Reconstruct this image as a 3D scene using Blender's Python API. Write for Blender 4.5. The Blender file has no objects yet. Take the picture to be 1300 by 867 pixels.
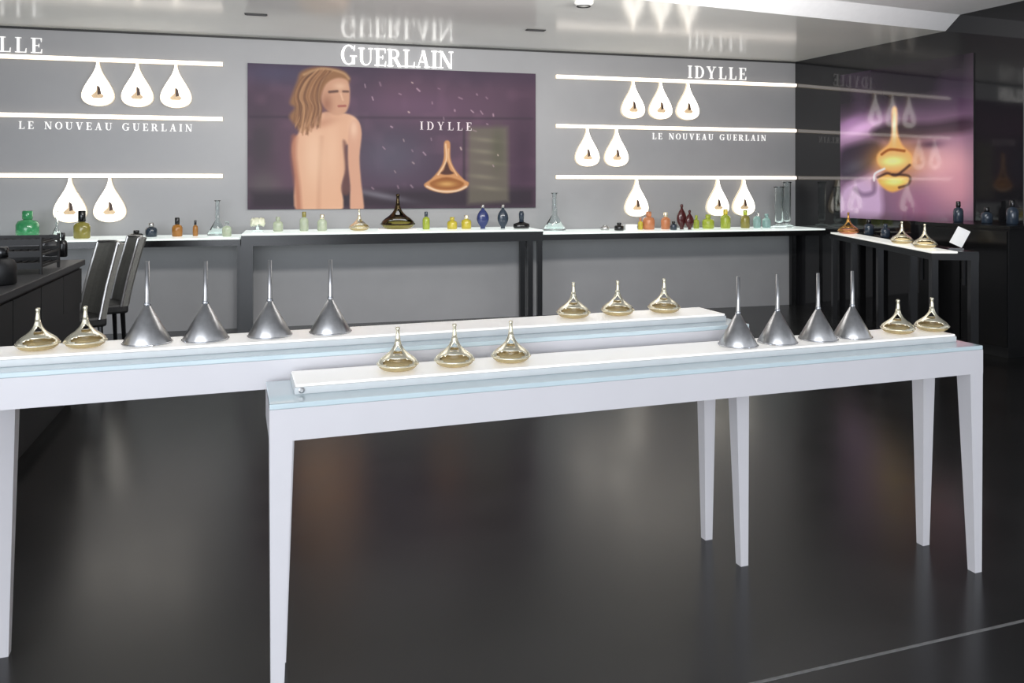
import bpy, bmesh, math, random
import numpy as np
from mathutils import Vector, Matrix

random.seed(7)
rng = np.random.default_rng(7)
scene = bpy.context.scene
COL = scene.collection
PI = math.pi

# ------------------------------------------------------------------ camera
F = 1030.0                       # focal length in pixels of a 1300 px wide frame
TH = math.radians(14.98)         # camera yaw to the right of the back wall's normal
CAM = Vector((-1.106, -9.05, 1.5))
HZ = 237.0                       # horizon row
cam = bpy.data.cameras.new('camera')
cam.sensor_width = 36.0
cam.lens = F / 1300.0 * 36.0
cam.shift_y = -(433.5 - HZ) / 1300.0
cam.clip_start = 0.05
camo = bpy.data.objects.new('camera', cam)
COL.objects.link(camo)
camo.location = CAM
camo.rotation_euler = (PI / 2, 0, -TH)
scene.camera = camo

# ------------------------------------------------------------------ world, added area lights, exposure
w = bpy.data.worlds.new('world')
scene.world = w
w.use_nodes = True
bg = w.node_tree.nodes['Background']
bg.inputs[0].default_value = (0.86, 0.91, 1.0, 1)
bg.inputs[1].default_value = 1.0


def area(name, loc, target, sx, sy, power, col=(1, 1, 1)):
    l = bpy.data.lights.new(name, 'AREA')
    l.shape = 'RECTANGLE'
    l.size = sx
    l.size_y = sy
    l.energy = power
    l.color = col
    o = bpy.data.objects.new(name, l)
    COL.objects.link(o)
    o.location = loc
    d = Vector(target) - Vector(loc)
    o.rotation_euler = d.to_track_quat('-Z', 'Y').to_euler()
    return o


# assumed area light, unseen behind the camera, added as daylight from the front
area('assumed_daylight', (-3.6, -13.0, 1.7), (0.0, -4.0, 1.6), 7.0, 3.0, 440, (0.88, 0.93, 1.0))
# invented area light out of view, added to brighten the display wall and ceiling
area('wall_ceiling_fill', (0.5, -4.6, 2.62), (0.5, 0.0, 3.7), 5.8, 0.35, 185, (1.0, 0.97, 0.93))

vs = scene.view_settings
vs.view_transform = 'Standard'
vs.look = 'None'
vs.gamma = 1.0
vs.exposure = 0.0
vs.use_curve_mapping = False

# ------------------------------------------------------------------ plan helpers
CT, ST = math.cos(TH), math.sin(TH)


def plan(lat, dep):
    """camera plan (lateral, depth) -> room x, y"""
    return Vector((CAM.x + lat * CT + dep * ST, CAM.y - lat * ST + dep * CT))


def ground(x, y, z):
    """room point seen at photo pixel (x, y) on the level z"""
    d = F * (CAM.z - z) / (y - HZ)
    p = plan((x - 650.0) / F * d, d)
    return Vector((p.x, p.y, z))


def at_wall(x, ywall=0.0):
    """room x where the sight line of column x meets the plane y = ywall"""
    k = (x - 650.0) / F
    dx, dy = k * CT + ST, -k * ST + CT
    return CAM.x + dx * (ywall - CAM.y) / dy


def on_line(x, a, b):
    """room point where column x crosses plan line a-b"""
    k = (x - 650.0) / F
    d = Vector((k * CT + ST, -k * ST + CT))
    e = b - a
    m = Matrix(((d.x, -e.x), (d.y, -e.y)))
    s = m.inverted() @ (a - CAM.xy)
    return a + e * s[1]


# ------------------------------------------------------------------ materials
def lin(c):
    return tuple(((v / 255.0) / 12.92 if v / 255.0 <= 0.04045 else ((v / 255.0 + 0.055) / 1.055) ** 2.4) for v in c)


def mat(name, rgb, rough=0.5, metal=0.0, emit=0.0, emit_rgb=None, trans=0.0, ior=1.5, noise=0.0, nscale=20.0,
        coat=0.0, bump=0.0, rough_noise=0.0, spec=0.5):
    m = bpy.data.materials.new(name)
    m.use_nodes = True
    nt = m.node_tree
    b = nt.nodes['Principled BSDF']
    c = lin(rgb)
    b.inputs['Base Color'].default_value = (*c, 1)
    b.inputs['Roughness'].default_value = rough
    b.inputs['Metallic'].default_value = metal
    b.inputs['IOR'].default_value = ior
    b.inputs['Transmission Weight'].default_value = trans
    b.inputs['Coat Weight'].default_value = coat
    b.inputs['Specular IOR Level'].default_value = spec
    if emit:
        b.inputs['Emission Color'].default_value = (*lin(emit_rgb or rgb), 1)
        b.inputs['Emission Strength'].default_value = emit
    if noise or bump or rough_noise:
        tc = nt.nodes.new('ShaderNodeTexCoord')
        nz = nt.nodes.new('ShaderNodeTexNoise')
        nz.inputs['Scale'].default_value = nscale
        nz.inputs['Detail'].default_value = 4
        nt.links.new(tc.outputs['Object'], nz.inputs['Vector'])
        if noise:
            r = nt.nodes.new('ShaderNodeMapRange')
            r.inputs[1].default_value = 0.3
            r.inputs[2].default_value = 0.7
            r.inputs[3].default_value = 1 - noise
            r.inputs[4].default_value = 1 + noise
            mx = nt.nodes.new('ShaderNodeVectorMath')
            mx.operation = 'SCALE'
            mx.inputs[0].default_value = c
            nt.links.new(nz.outputs['Fac'], r.inputs[0])
            nt.links.new(r.outputs[0], mx.inputs['Scale'])
            nt.links.new(mx.outputs[0], b.inputs['Base Color'])
        if rough_noise:
            r2 = nt.nodes.new('ShaderNodeMapRange')
            r2.inputs[3].default_value = max(0.0, rough - rough_noise)
            r2.inputs[4].default_value = rough + rough_noise
            nt.links.new(nz.outputs['Fac'], r2.inputs[0])
            nt.links.new(r2.outputs[0], b.inputs['Roughness'])
        if bump:
            bp = nt.nodes.new('ShaderNodeBump')
            bp.inputs['Strength'].default_value = bump
            bp.inputs['Distance'].default_value = 0.01
            nt.links.new(nz.outputs['Fac'], bp.inputs['Height'])
            nt.links.new(bp.outputs[0], b.inputs['Normal'])
    return m


def print_mat(name, rough=0.25, ior=1.5):
    m = bpy.data.materials.new(name)
    m.use_nodes = True
    nt = m.node_tree
    b = nt.nodes['Principled BSDF']
    a = nt.nodes.new('ShaderNodeAttribute')
    a.attribute_name = 'print'
    nt.links.new(a.outputs['Color'], b.inputs['Base Color'])
    b.inputs['Roughness'].default_value = rough
    b.inputs['IOR'].default_value = ior
    return m


M = dict(
    wall=mat('grey_lacquer_wall', (145, 145, 147), 0.38, noise=0.03, nscale=3, rough_noise=0.05),
    black_wall=mat('black_glass_wall', (26, 26, 28), 0.05, ior=1.6),
    dark_wall=mat('dark_grey_paint', (46, 46, 48), 0.5, noise=0.05),
    pilaster=mat('mid_grey_paint', (84, 84, 86), 0.5, noise=0.05),
    ceiling=mat('glossy_stretch_ceiling', (244, 244, 240), 0.15, noise=0.02, nscale=2, ior=1.5),
    soffit=mat('white_ceiling_paint', (232, 232, 234), 0.6, noise=0.02),
    floor=mat('polished_dark_floor', (34, 34, 34), 0.23, noise=0.12, nscale=2.5, rough_noise=0.05, ior=1.42),
    joint=mat('floor_joint_metal', (120, 120, 118), 0.4, noise=0.2, nscale=30),
    gap=mat('shadow_gap_black', (40, 40, 40), 0.6, noise=0.05),
    white=mat('white_satin_lacquer', (216, 213, 215), 0.35, noise=0.015, nscale=6),
    top_glass=mat('aqua_glass_top', (206, 222, 226), 0.07, coat=0.6, noise=0.03, nscale=6),
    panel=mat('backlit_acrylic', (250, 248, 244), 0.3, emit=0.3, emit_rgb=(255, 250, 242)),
    panel_side=mat('acrylic_edge', (205, 208, 208), 0.3, noise=0.03),
    strip=mat('led_strip', (255, 250, 245), 0.4, emit=1.8, emit_rgb=(255, 244, 236)),
    drop=mat('glowing_drop_face', (255, 252, 246), 0.4, emit=2.0, emit_rgb=(255, 248, 236)),
    drop_edge=mat('drop_edge', (235, 225, 205), 0.4, emit=0.35, emit_rgb=(255, 236, 205)),
    letter=mat('lit_letter', (250, 250, 248), 0.4, emit=0.7, emit_rgb=(255, 252, 248)),
    letter_dim=mat('white_letter', (246, 246, 246), 0.4, emit=0.3, emit_rgb=(255, 252, 248)),
    print_letter=mat('printed_letter', (226, 212, 216), 0.5, noise=0.03),
    black=mat('black_lacquer', (16, 16, 17), 0.18, noise=0.1, ior=1.5),
    black_matt=mat('black_matt', (20, 20, 21), 0.55, noise=0.1),
    grey_leather=mat('dark_grey_leather', (98, 98, 94), 0.42, noise=0.1, bump=0.15, nscale=60),
    steel=mat('brushed_steel', (184, 183, 182), 0.3, metal=0.9, noise=0.12, nscale=40),
    steel_bright=mat('bright_steel', (196, 198, 202), 0.2, metal=1.0, noise=0.05),
    gold=mat('pale_gold', (244, 236, 210), 0.27, metal=0.82, noise=0.06, nscale=50),
    gold_deep=mat('deep_gold', (196, 150, 84), 0.25, metal=1.0, noise=0.06, nscale=50),
    glass=mat('clear_glass', (240, 245, 245), 0.03, trans=1.0, ior=1.3, noise=0.01),
    glass_amber=mat('amber_perfume_glass', (214, 194, 146), 0.06, trans=0.5, ior=1.35, noise=0.02),
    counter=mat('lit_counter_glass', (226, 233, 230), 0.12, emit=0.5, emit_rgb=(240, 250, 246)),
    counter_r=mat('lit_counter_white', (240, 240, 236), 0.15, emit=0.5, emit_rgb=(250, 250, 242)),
    green=mat('green_glass', (70, 160, 105), 0.1, trans=0.35, noise=0.08),
    lime=mat('lime_glass', (176, 190, 70), 0.1, trans=0.4, noise=0.08),
    yellow=mat('yellow_glass', (205, 188, 66), 0.1, trans=0.35, noise=0.08),
    orange=mat('orange_glass', (210, 140, 96), 0.1, trans=0.4, noise=0.08),
    olive=mat('olive_perfume', (150, 142, 70), 0.1, trans=0.3, noise=0.08),
    amber=mat('amber_liquid', (176, 120, 52), 0.1, trans=0.3, noise=0.08),
    maroon=mat('maroon_glass', (70, 28, 28), 0.12, noise=0.1),
    navy=mat('navy_glass', (44, 54, 100), 0.1, noise=0.1),
    slate=mat('slate_glass', (44, 54, 66), 0.12, noise=0.1),
    teal=mat('pale_teal_glass', (170, 205, 200), 0.08, trans=0.6, noise=0.05),
    pale_green=mat('pale_green_glass', (205, 214, 190), 0.08, trans=0.55, noise=0.05),
    card=mat('white_card', (240, 240, 238), 0.6, noise=0.02),
    cream=mat('cream_petal', (226, 228, 204), 0.6, noise=0.08),
)


# ------------------------------------------------------------------ mesh helpers
def link(name, me, m, parent=None, loc=None, rot=None):
    o = bpy.data.objects.new(name, me)
    COL.objects.link(o)
    if m is not None and not me.materials:
        for q in (m if isinstance(m, (list, tuple)) else [m]):
            me.materials.append(q)
    if parent is not None:
        o.parent = parent
    if loc is not None:
        o.location = loc
    if rot is not None:
        o.rotation_euler = rot
    return o


def bm_obj(name, bm, m, parent=None, loc=None, rot=None, smooth=False):
    me = bpy.data.meshes.new(name)
    bmesh.ops.recalc_face_normals(bm, faces=bm.faces)
    bm.to_mesh(me)
    bm.free()
    if smooth:
        for p in me.polygons:
            p.use_smooth = True
    return link(name, me, m, parent, loc, rot)


def tag(o, label, cat, group=None):
    o['label'] = label
    o['category'] = cat
    if group:
        o['group'] = group
    return o


def empty(name, loc, rz=0.0):
    o = bpy.data.objects.new(name, None)
    COL.objects.link(o)
    o.empty_display_size = 0.1
    o.location = loc
    o.rotation_euler = (0, 0, rz)
    return o


def struct(o):
    o['kind'] = 'structure'
    return o


def add_box(bm, x0, x1, y0, y1, z0, z1, mi=0, bevel=0.0):
    vs_ = [bm.verts.new(p) for p in ((x0, y0, z0), (x1, y0, z0), (x1, y1, z0), (x0, y1, z0),
                                     (x0, y0, z1), (x1, y0, z1), (x1, y1, z1), (x0, y1, z1))]
    fs = []
    for idx in ((0, 3, 2, 1), (4, 5, 6, 7), (0, 1, 5, 4), (1, 2, 6, 5), (2, 3, 7, 6), (3, 0, 4, 7)):
        f = bm.faces.new([vs_[i] for i in idx])
        f.material_index = mi
        fs.append(f)
    if bevel:
        es = {e for f in fs for e in f.edges}
        bmesh.ops.bevel(bm, geom=list(es), offset=bevel, segments=2, affect='EDGES', profile=0.5)


def box(name, x0, x1, y0, y1, z0, z1, m, parent=None, loc=None, rot=None, bevel=0.0):
    bm = bmesh.new()
    add_box(bm, x0, x1, y0, y1, z0, z1, 0, bevel)
    return bm_obj(name, bm, m, parent, loc, rot)


def add_prism(bm, poly, z0, z1):
    """poly: list of (x, y); extruded in z"""
    lo = [bm.verts.new((p[0], p[1], z0)) for p in poly]
    hi = [bm.verts.new((p[0], p[1], z1)) for p in poly]
    bm.faces.new(list(reversed(lo)))
    bm.faces.new(hi)
    n = len(poly)
    for i in range(n):
        bm.faces.new((lo[i], lo[(i + 1) % n], hi[(i + 1) % n], hi[i]))


def add_lathe(bm, prof, seg=24, cx=0.0, cy=0.0, sy=1.0):
    rings = []
    for r, z in prof:
        if r < 1e-6:
            rings.append([bm.verts.new((cx, cy, z))])
        else:
            rings.append([bm.verts.new((cx + r * math.cos(2 * PI * k / seg), cy + sy * r * math.sin(2 * PI * k / seg), z))
                          for k in range(seg)])
    for a, b in zip(rings, rings[1:]):
        if len(a) == 1 and len(b) == 1:
            continue
        for k in range(seg):
            k2 = (k + 1) % seg
            if len(a) == 1:
                bm.faces.new((a[0], b[k2], b[k]))
            elif len(b) == 1:
                bm.faces.new((a[k], a[k2], b[0]))
            else:
                bm.faces.new((a[k], a[k2], b[k2], b[k]))


def lathe_mesh(name, prof, seg=24, sy=1.0):
    bm = bmesh.new()
    add_lathe(bm, prof, seg, sy=sy)
    bmesh.ops.recalc_face_normals(bm, faces=bm.faces)
    me = bpy.data.meshes.new(name)
    bm.to_mesh(me)
    bm.free()
    for p in me.polygons:
        p.use_smooth = True
    return me


def add_tube(bm, pts, radii, seg=10, flat=1.0):
    """tube along a 3d path; flat squeezes it across the local y axis"""
    pts = [Vector(p) for p in pts]
    rings = []
    for i, p in enumerate(pts):
        t = (pts[min(i + 1, len(pts) - 1)] - pts[max(i - 1, 0)]).normalized()
        up = Vector((0, 1, 0)) if abs(t.y) < 0.9 else Vector((1, 0, 0))
        s = t.cross(up).normalized()
        n = s.cross(t).normalized()
        r = radii[i] if isinstance(radii, (list, tuple)) else radii
        rings.append([bm.verts.new(p + s * (r * math.cos(2 * PI * k / seg)) + n * (r * flat * math.sin(2 * PI * k / seg)))
                      for k in range(seg)])
    for a, b in zip(rings, rings[1:]):
        for k in range(seg):
            bm.faces.new((a[k], a[(k + 1) % seg], b[(k + 1) % seg], b[k]))
    bm.faces.new(list(reversed(rings[0])))
    bm.faces.new(rings[-1])


def copy_tree(o, parent=None):
    c = o.copy()
    COL.objects.link(c)
    c.parent = parent
    for ch in list(o.children):
        copy_tree(ch, c)
    return c


# ------------------------------------------------------------------ the room
CEIL = 3.09
HX = 5.05                                            # half width of the back wall
corner = Vector((HX, 0.0))
rdir = Vector((0.1318, -1.07)).normalized()          # right wall runs this way from the corner
rend = corner + rdir * 3.05
lcorner = Vector((-HX, 0.0))
ldir = Vector((-0.1318, -1.07)).normalized()
lend = lcorner + ldir * 5.0

struct(box('floor', -9, 11, -11.5, 0.3, -0.1, 0.0, M['floor']))
fl = bpy.data.objects['floor']
a = ground(960, 867, 0.0)
b = ground(1300, 788, 0.0)
e = (b - a).normalized()
n = Vector((-e.y, e.x, 0))
for s0, s1 in ((-3.0, 5.0),):
    bm = bmesh.new()
    p, q = a + e * s0, a + e * s1
    add_prism(bm, [(p - n * .006)[:2], (q - n * .006)[:2], (q + n * .006)[:2], (p + n * .006)[:2]], -0.004, 0.0012)
    bm_obj('joint_strip', bm, M['joint'], fl)

struct(box('wall_back', -HX - 0.3, HX + 0.3, 0.0, 0.2, 0.0, 3.4, M['wall']))


def wall_slab(name, a2, b2, thick, z0, z1, m):
    d = (b2 - a2).normalized()
    nn = Vector((-d.y, d.x)) * thick
    bm = bmesh.new()
    add_prism(bm, [a2[:], b2[:], (b2 + nn)[:], (a2 + nn)[:]], z0, z1)
    return struct(bm_obj(name, bm, m))


wall_slab('wall_right', corner, rend, 0.2, 0.0, 3.4, M['black_wall'])
wall_slab('wall_right_end', rend + rdir * 0.002, rend + rdir * 2.5, 0.22, 0.0, 3.4, M['dark_wall'])
wall_slab('wall_left', lcorner, lend, -0.2, 0.0, 3.4, M['black_wall'])
# grey pilaster where the black wall ends
rn_in = Vector((rdir.y, -rdir.x))                     # into the room
if rn_in.x > 0:
    rn_in = -rn_in
wall_slab('trim_1', rend + rn_in * 0.03 + rdir * 0.0, rend + rn_in * 0.03 + rdir * 0.35, 0.03, 0.0, 2.6, M['pilaster'])

# lowered glossy ceiling over the display wall; its front edge slopes up to the white ceiling


def ceil_pt(x, y, z):
    d = F * (z - CAM.z) / (HZ - y)
    p = plan((x - 650.0) / F * d, d)
    return Vector((p.x, p.y))


e1, e2 = ceil_pt(815, 0, CEIL), ceil_pt(1190, 38.5, CEIL)
ed = (e2 - e1).normalized()
eL, eR = e1 - ed * 9.0, e2 + ed * 1.2
bm = bmesh.new()
add_prism(bm, [eL[:], eR[:], (6.5, 0.05), (-9.0, 0.05)], CEIL, CEIL + 0.02)
cl = struct(bm_obj('ceiling', bm, M['ceiling']))
en = Vector((ed.y, -ed.x))
U = 0.135
bm = bmesh.new()
v = [bm.verts.new(p) for p in ((eL.x, eL.y, CEIL), (eR.x, eR.y, CEIL),
                               (eR.x + en.x * .17, eR.y + en.y * .17, CEIL + U), (eL.x + en.x * .17, eL.y + en.y * .17, CEIL + U),
                               (eL.x, eL.y, CEIL + U), (eR.x, eR.y, CEIL + U))]
for idx in ((0, 1, 2, 3), (3, 2, 5, 4), (0, 4, 5, 1), (0, 3, 4), (1, 5, 2)):
    bm.faces.new([v[i] for i in idx])
struct(bm_obj('trim_2', bm, M['soffit']))
bm = bmesh.new()
fL, fR = eL + en * .17, eR + en * .17
add_prism(bm, [(-9, -11.5), (11, -11.5), (11, fR.y), fR[:], fL[:], (-9, fL.y)], CEIL + U, CEIL + U + 0.02)
struct(bm_obj('ceiling_front', bm, M['soffit']))
struct(box('trim_3', -HX, HX, -0.006, 0.0, CEIL - 0.022, CEIL, M['gap']))

# ceiling fittings
for i, (x, y) in enumerate(((325, 18), (680, 38))):
    p = ceil_pt(x, y, CEIL)
    o = box('ceiling_slot', -0.1, 0.1, -0.035, 0.035, -0.006, 0.0, M['gap'], None, (p.x, p.y, CEIL), (0, 0, 0))
    bm = bmesh.new()
    for yy in (-0.018, 0.0, 0.018):
        add_box(bm, -0.09, 0.09, yy - 0.003, yy + 0.003, -0.011, -0.006)
    bm_obj('slot_fin', bm, M['dark_wall'], o)
    tag(o, ('small dark ceiling slot above the figure side of the wide poster',
            'small dark ceiling slot above the bottle side of the wide poster')[i], 'vent')
p = ceil_pt(741, 2.5, CEIL)
o = link('smoke_detector', lathe_mesh('smoke_detector', [(0, 0), (.085, 0), (.085, -.015), (.06, -.035), (0, -.04)]),
         M['ceiling'], None, (p.x, p.y, CEIL))
link('sensor_ring', lathe_mesh('sensor_ring', [(.05, -.034), (.062, -.036), (.062, -.041), (.05, -.041), (.05, -.034)]), M['gap'], o)
tag(o, 'round grey smoke detector on the glossy ceiling', 'smoke detector')


# ------------------------------------------------------------------ lettering: serif capitals drawn as polygons
def ring(cx, cy, rx, ry, T, t, a0, a1, seg=20):
    """quads of an elliptical ring sector, thick at the sides (T), thin at top and bottom (t)"""
    out = []
    for k in range(seg):
        qa = a0 + (a1 - a0) * k / seg
        qb = a0 + (a1 - a0) * (k + 1) / seg
        P = lambda q, A, B: (cx + A * math.cos(q), cy + B * math.sin(q))
        out.append([P(qa, rx, ry), P(qb, rx, ry), P(qb, rx - T, ry - t), P(qa, rx - T, ry - t)])
    return out


def rect(x0, x1, y0, y1):
    return [(x0, y0), (x1, y0), (x1, y1), (x0, y1)]


def para(xa, xb, y0, y1, wd):
    return [(xa, y0), (xa + wd, y0), (xb + wd, y1), (xb, y1)]


def glyph(ch):
    T, t, s = 0.17, 0.055, 0.055
    R = []
    if ch == 'I':
        R = [rect(.1, .1 + T, 0, 1), rect(0, .37, 0, s), rect(0, .37, 1 - s, 1)]; wd = .37
    elif ch == 'L':
        R = [rect(.1, .1 + T, 0, 1), rect(0, .37, 1 - s, 1), rect(0, .66, 0, s), [(.58, 0), (.66, 0), (.68, .3), (.64, .3)]]; wd = .68
    elif ch == 'E':
        R = [rect(.1, .1 + T, 0, 1), rect(0, .66, 0, s), rect(0, .63, 1 - s, 1), rect(.2, .5, .5 - t / 2, .5 + t / 2),
             [(.58, 0), (.66, 0), (.68, .28), (.64, .28)], [(.57, 1), (.65, 1), (.64, .74), (.61, .74)], rect(.46, .5, .38, .62)]; wd = .68
    elif ch == 'D':
        R = [rect(.1, .1 + T, 0, 1), rect(0, .4, 0, s), rect(0, .4, 1 - s, 1)] + ring(.38, .5, .44, .5, T, t, -PI / 2, PI / 2); wd = .82
    elif ch == 'O':
        R = ring(.43, .5, .43, .5, T, t, 0, 2 * PI, 32); wd = .86
    elif ch == 'G':
        R = ring(.43, .5, .43, .51, T, t, .75, 2 * PI - .6, 30) + [rect(.62, .62 + T, .04, .45), rect(.5, .9, .42, .42 + s),
                                                                  [(.7, .76), (.76, .7), (.8, 1), (.76, 1)]]; wd = .92
    elif ch == 'U':
        R = [rect(.1, .1 + T, .33, 1), rect(0, .37, 1 - s, 1), rect(.68, .68 + t, .33, 1), rect(.56, .86, 1 - s, 1)]
        for k in range(16):
            qa, qb = PI + PI * k / 16, PI + PI * (k + 1) / 16
            th = lambda q: T + (t - T) * (1 + math.cos(q)) / 2
            P = lambda q, d: (.4175 + (.3175 - d) * math.cos(q), .34 + (.35 - d * .6) * math.sin(q))
            R.append([P(qa, 0), P(qb, 0), P(qb, th(qb)), P(qa, th(qa))])
        wd = .86
    elif ch == 'R':
        R = [rect(.1, .1 + T, 0, 1), rect(0, .37, 0, s), rect(0, .4, 1 - s, 1), rect(.2, .42, .46, .46 + s)] \
            + ring(.4, .73, .31, .27, T * .95, t, -PI / 2, PI / 2) + [para(.62, .36, 0, .48, .2), rect(.6, .9, 0, s)]; wd = .88
    elif ch == 'A':
        R = [para(.1, .4, 0, 1, t), para(.58, .36, 0, 1, T), rect(.24, .64, .3, .3 + t), rect(0, .28, 0, s), rect(.5, .86, 0, s)]; wd = .86
    elif ch == 'N':
        R = [rect(.12, .12 + t, 0, 1), rect(.74, .74 + t, 0, 1), para(.64, .08, 0, 1, T * 1.05), rect(0, .3, 0, s), rect(.62, .9, 1 - s, 1), rect(0, .2, 1 - s, 1)]; wd = .9
    elif ch == 'V':
        R = [para(.34, .08, 0, 1, T), para(.42, .7, 0, 1, t), rect(0, .36, 1 - s, 1), rect(.58, .86, 1 - s, 1)]; wd = .86
    elif ch == 'Y':
        R = [rect(.34, .34 + T, 0, .46), para(.34, .06, .44, 1, T), para(.45, .7, .44, 1, t), rect(.24, .61, 0, s),
             rect(0, .34, 1 - s, 1), rect(.58, .86, 1 - s, 1)]; wd = .86
    return R, wd


GCACHE = {}


def letter_mesh(ch, m, depth):
    key = (ch, m.name, depth)
    if key not in GCACHE:
        R, wd = glyph(ch)
        bm = bmesh.new()
        for q in R:
            add_prism(bm, q, 0.0, depth)
        bmesh.ops.recalc_face_normals(bm, faces=bm.faces)
        me = bpy.data.meshes.new('letter')
        bm.to_mesh(me)
        bm.free()
        me.materials.append(m)
        GCACHE[key] = (me, wd)
    return GCACHE[key]


def text_width(s, gap):
    return sum((0.5 if c == ' ' else glyph(c)[1]) + gap for c in s) - gap


def write(parent, s, h, total, m, depth, x0, y, z, big_first=0.0, rz=0.0):
    """letters as children of parent, on a wall plane facing -y, starting at x0 and filling the width total"""
    nat = text_width(s, 0)
    gap = (total / h - nat) / max(1, len(s) - 1)
    x = x0
    for i, c in enumerate(s):
        if c == ' ':
            x += (0.5 + gap) * h
            continue
        me, wd = letter_mesh(c, m, depth / h)
        o = bpy.data.objects.new('letter', me)
        COL.objects.link(o)
        o.parent = parent
        hh = h * (1 + (big_first if i == 0 else 0))
        o.location = (x, y, z)
        o.rotation_euler = (PI / 2, 0, 0)
        o.scale = (h, hh, h)
        x += (wd + gap) * h


def sign(name, s, x0, x1, z, h, m, depth, label, big=0.0):
    r = empty(name, ((x0 + x1) / 2, -0.001, z))
    write(r, s, h, x1 - x0, m, depth, x0 - (x0 + x1) / 2, -0.0, 0.0, big)
    tag(r, label, 'sign')
    return r


U_ = at_wall
sign('wall_lettering', 'GUERLAIN', -0.62, 0.625, 2.835, 0.19, M['letter'], 0.02,
     'large white serif lettering on the grey wall above the poster with the figure', 0.13)
xi0, xi1 = U_(873), U_(947)
sign('wall_lettering', 'IDYLLE', xi0, xi1, 2.833, 0.15, M['letter_dim'], 0.012,
     'spaced white capitals above the top light strip, beside the black wall')
sign('wall_lettering', 'IDYLLE', -xi1, -xi0, 2.833, 0.15, M['letter_dim'], 0.012,
     'spaced white capitals, cut off by the frame, above the top light strip')
sign('wall_lettering', 'LE NOUVEAU GUERLAIN', U_(828), U_(972), 2.075, 0.075, M['letter_dim'], 0.008,
     'small widely spaced white wording under the middle light strip toward the black wall')
sign('wall_lettering', 'LE NOUVEAU GUERLAIN', U_(24), U_(244), 2.075, 0.075, M['letter_dim'], 0.008,
     'small widely spaced white wording under the middle strip above the black chairs')

# ------------------------------------------------------------------ light strips and drop lights on the back wall
STRIPZ = (2.787, 2.21, 1.612)
xin = U_(705)
xinl = U_(283)
which = ('topmost', 'middle', 'lowest')
for side in (-1, 1):
    for k, z in enumerate(STRIPZ):
        x0, x1 = (xin, HX - 0.004) if side > 0 else (-HX + 0.004, xinl)
        r = empty('light_strip', ((x0 + x1) / 2, 0, z))
        L = (x1 - x0) / 2
        box('rail', -L, L, -0.03, -0.001, -0.022, 0.022, M['drop_edge'], r)
        box('lamp_tube', -L + .004, L - .004, -0.046, -0.03, -0.018, 0.018, M['strip'], r, bevel=0.006)
        tag(r, '%s glowing light strip on the grey wall between poster and %s' %
            (which[k], 'black wall' if side > 0 else 'the black rack side'), 'light strip')

# teardrop outline
pts = []
N = 44
for i in range(N):
    t = 2 * PI * i / N
    yy = -math.cos(t)
    xx = math.sin(t) * (math.sin(t / 2) if t <= PI else math.sin(t / 2)) ** 2.3
    pts.append((xx, yy))
mxx = max(p[0] for p in pts)
DW, DH = 0.305, 0.45
drop_poly = [(p[0] / mxx * DW / 2, (-p[1] - 1) / 2 * DH + 0.0) for p in pts]   # tip at z = 0, belly below
# squeeze tip slightly open, as the lamp is soldered to the strip
drop_poly = [(x + (0.012 if x > 0 else -0.012) * max(0, 1 + z / .12) if z > -.12 else x, z) for x, z in drop_poly]


def drop_light():
    r = empty('drop_light', (0, 0, 0))
    bm = bmesh.new()
    add_prism(bm, drop_poly, 0.002, 0.045)
    bm_obj('housing', bm, M['drop_edge'], r, (0, 0, 0), (PI / 2, 0, 0))
    bm = bmesh.new()
    add_prism(bm, [(x * .95, -.225 + (z + .225) * .965) for x, z in drop_poly], 0.045, 0.052)
    bm_obj('face', bm, M['drop'], r, (0, 0, 0), (PI / 2, 0, 0))
    # the little bottle printed on the face
    cz = -0.30
    pr = bmesh.new()
    add_prism(pr, [(1.35 * x_, 1.35 * y_) for x_, y_ in ((-.006, .04), (.006, .04), (.01, .0), (.045, -.035), (.03, -.052), (-.03, -.052), (-.045, -.035), (-.01, .0))], .052, .0535)
    g = bm_obj('printed_bottle', pr, M['gold_print'], r, (0, 0, cz), (PI / 2, 0, 0))
    pr = bmesh.new()
    add_prism(pr, [(1.35 * x_, 1.35 * y_) for x_, y_ in ((-.002, .045), (.016, .03), (.026, -.018), (.0, -.026))], .0535, .0542)
    bm_obj('printed_shade', pr, M['dark_print'], g)
    return r


M['gold_print'] = mat('printed_gold', (226, 196, 158), 0.5, noise=0.1, nscale=60)
M['dark_print'] = mat('printed_brown', (70, 48, 36), 0.5, noise=0.1, nscale=60)
proto = drop_light()
DROPS = [
    (124.5, 0, 'drop light on top strip above black chairs, farthest from the poster'),
    (174.5, 0, 'drop light on top strip above black chairs, middle one of three'),
    (223.5, 0, 'drop light on top strip above black chairs, next to the poster'),
    (89, 2, 'drop light on lowest strip above the amber bottle with black cap'),
    (139.5, 2, 'drop light on lowest strip beside the one above the amber bottle'),
    (803.5, 0, 'drop light on top strip toward the black wall, nearest the poster'),
    (838.5, 0, 'drop light on top strip toward the black wall, middle one of three'),
    (873, 0, 'drop light on top strip toward the black wall, under the spaced capitals'),
    (745.5, 1, 'drop light on middle strip, nearest the poster'),
    (782.5, 1, 'drop light on middle strip, nearest the small wording'),
    (808, 2, 'single drop light hanging alone on lowest strip above orange bottles'),
    (911, 2, 'drop light on lowest strip above lime bottles, the one nearer the poster'),
    (944, 2, 'drop light on lowest strip above lime bottles, nearest the black wall'),
]
for i, (x, k, lab) in enumerate(DROPS):
    o = proto if i == 0 else copy_tree(proto)
    o.location = (at_wall(x, -0.03), 0.0, STRIPZ[k] - 0.0225)
    tag(o, 'white glowing ' + lab, 'lamp', 'drop lights on the grey wall')


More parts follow.
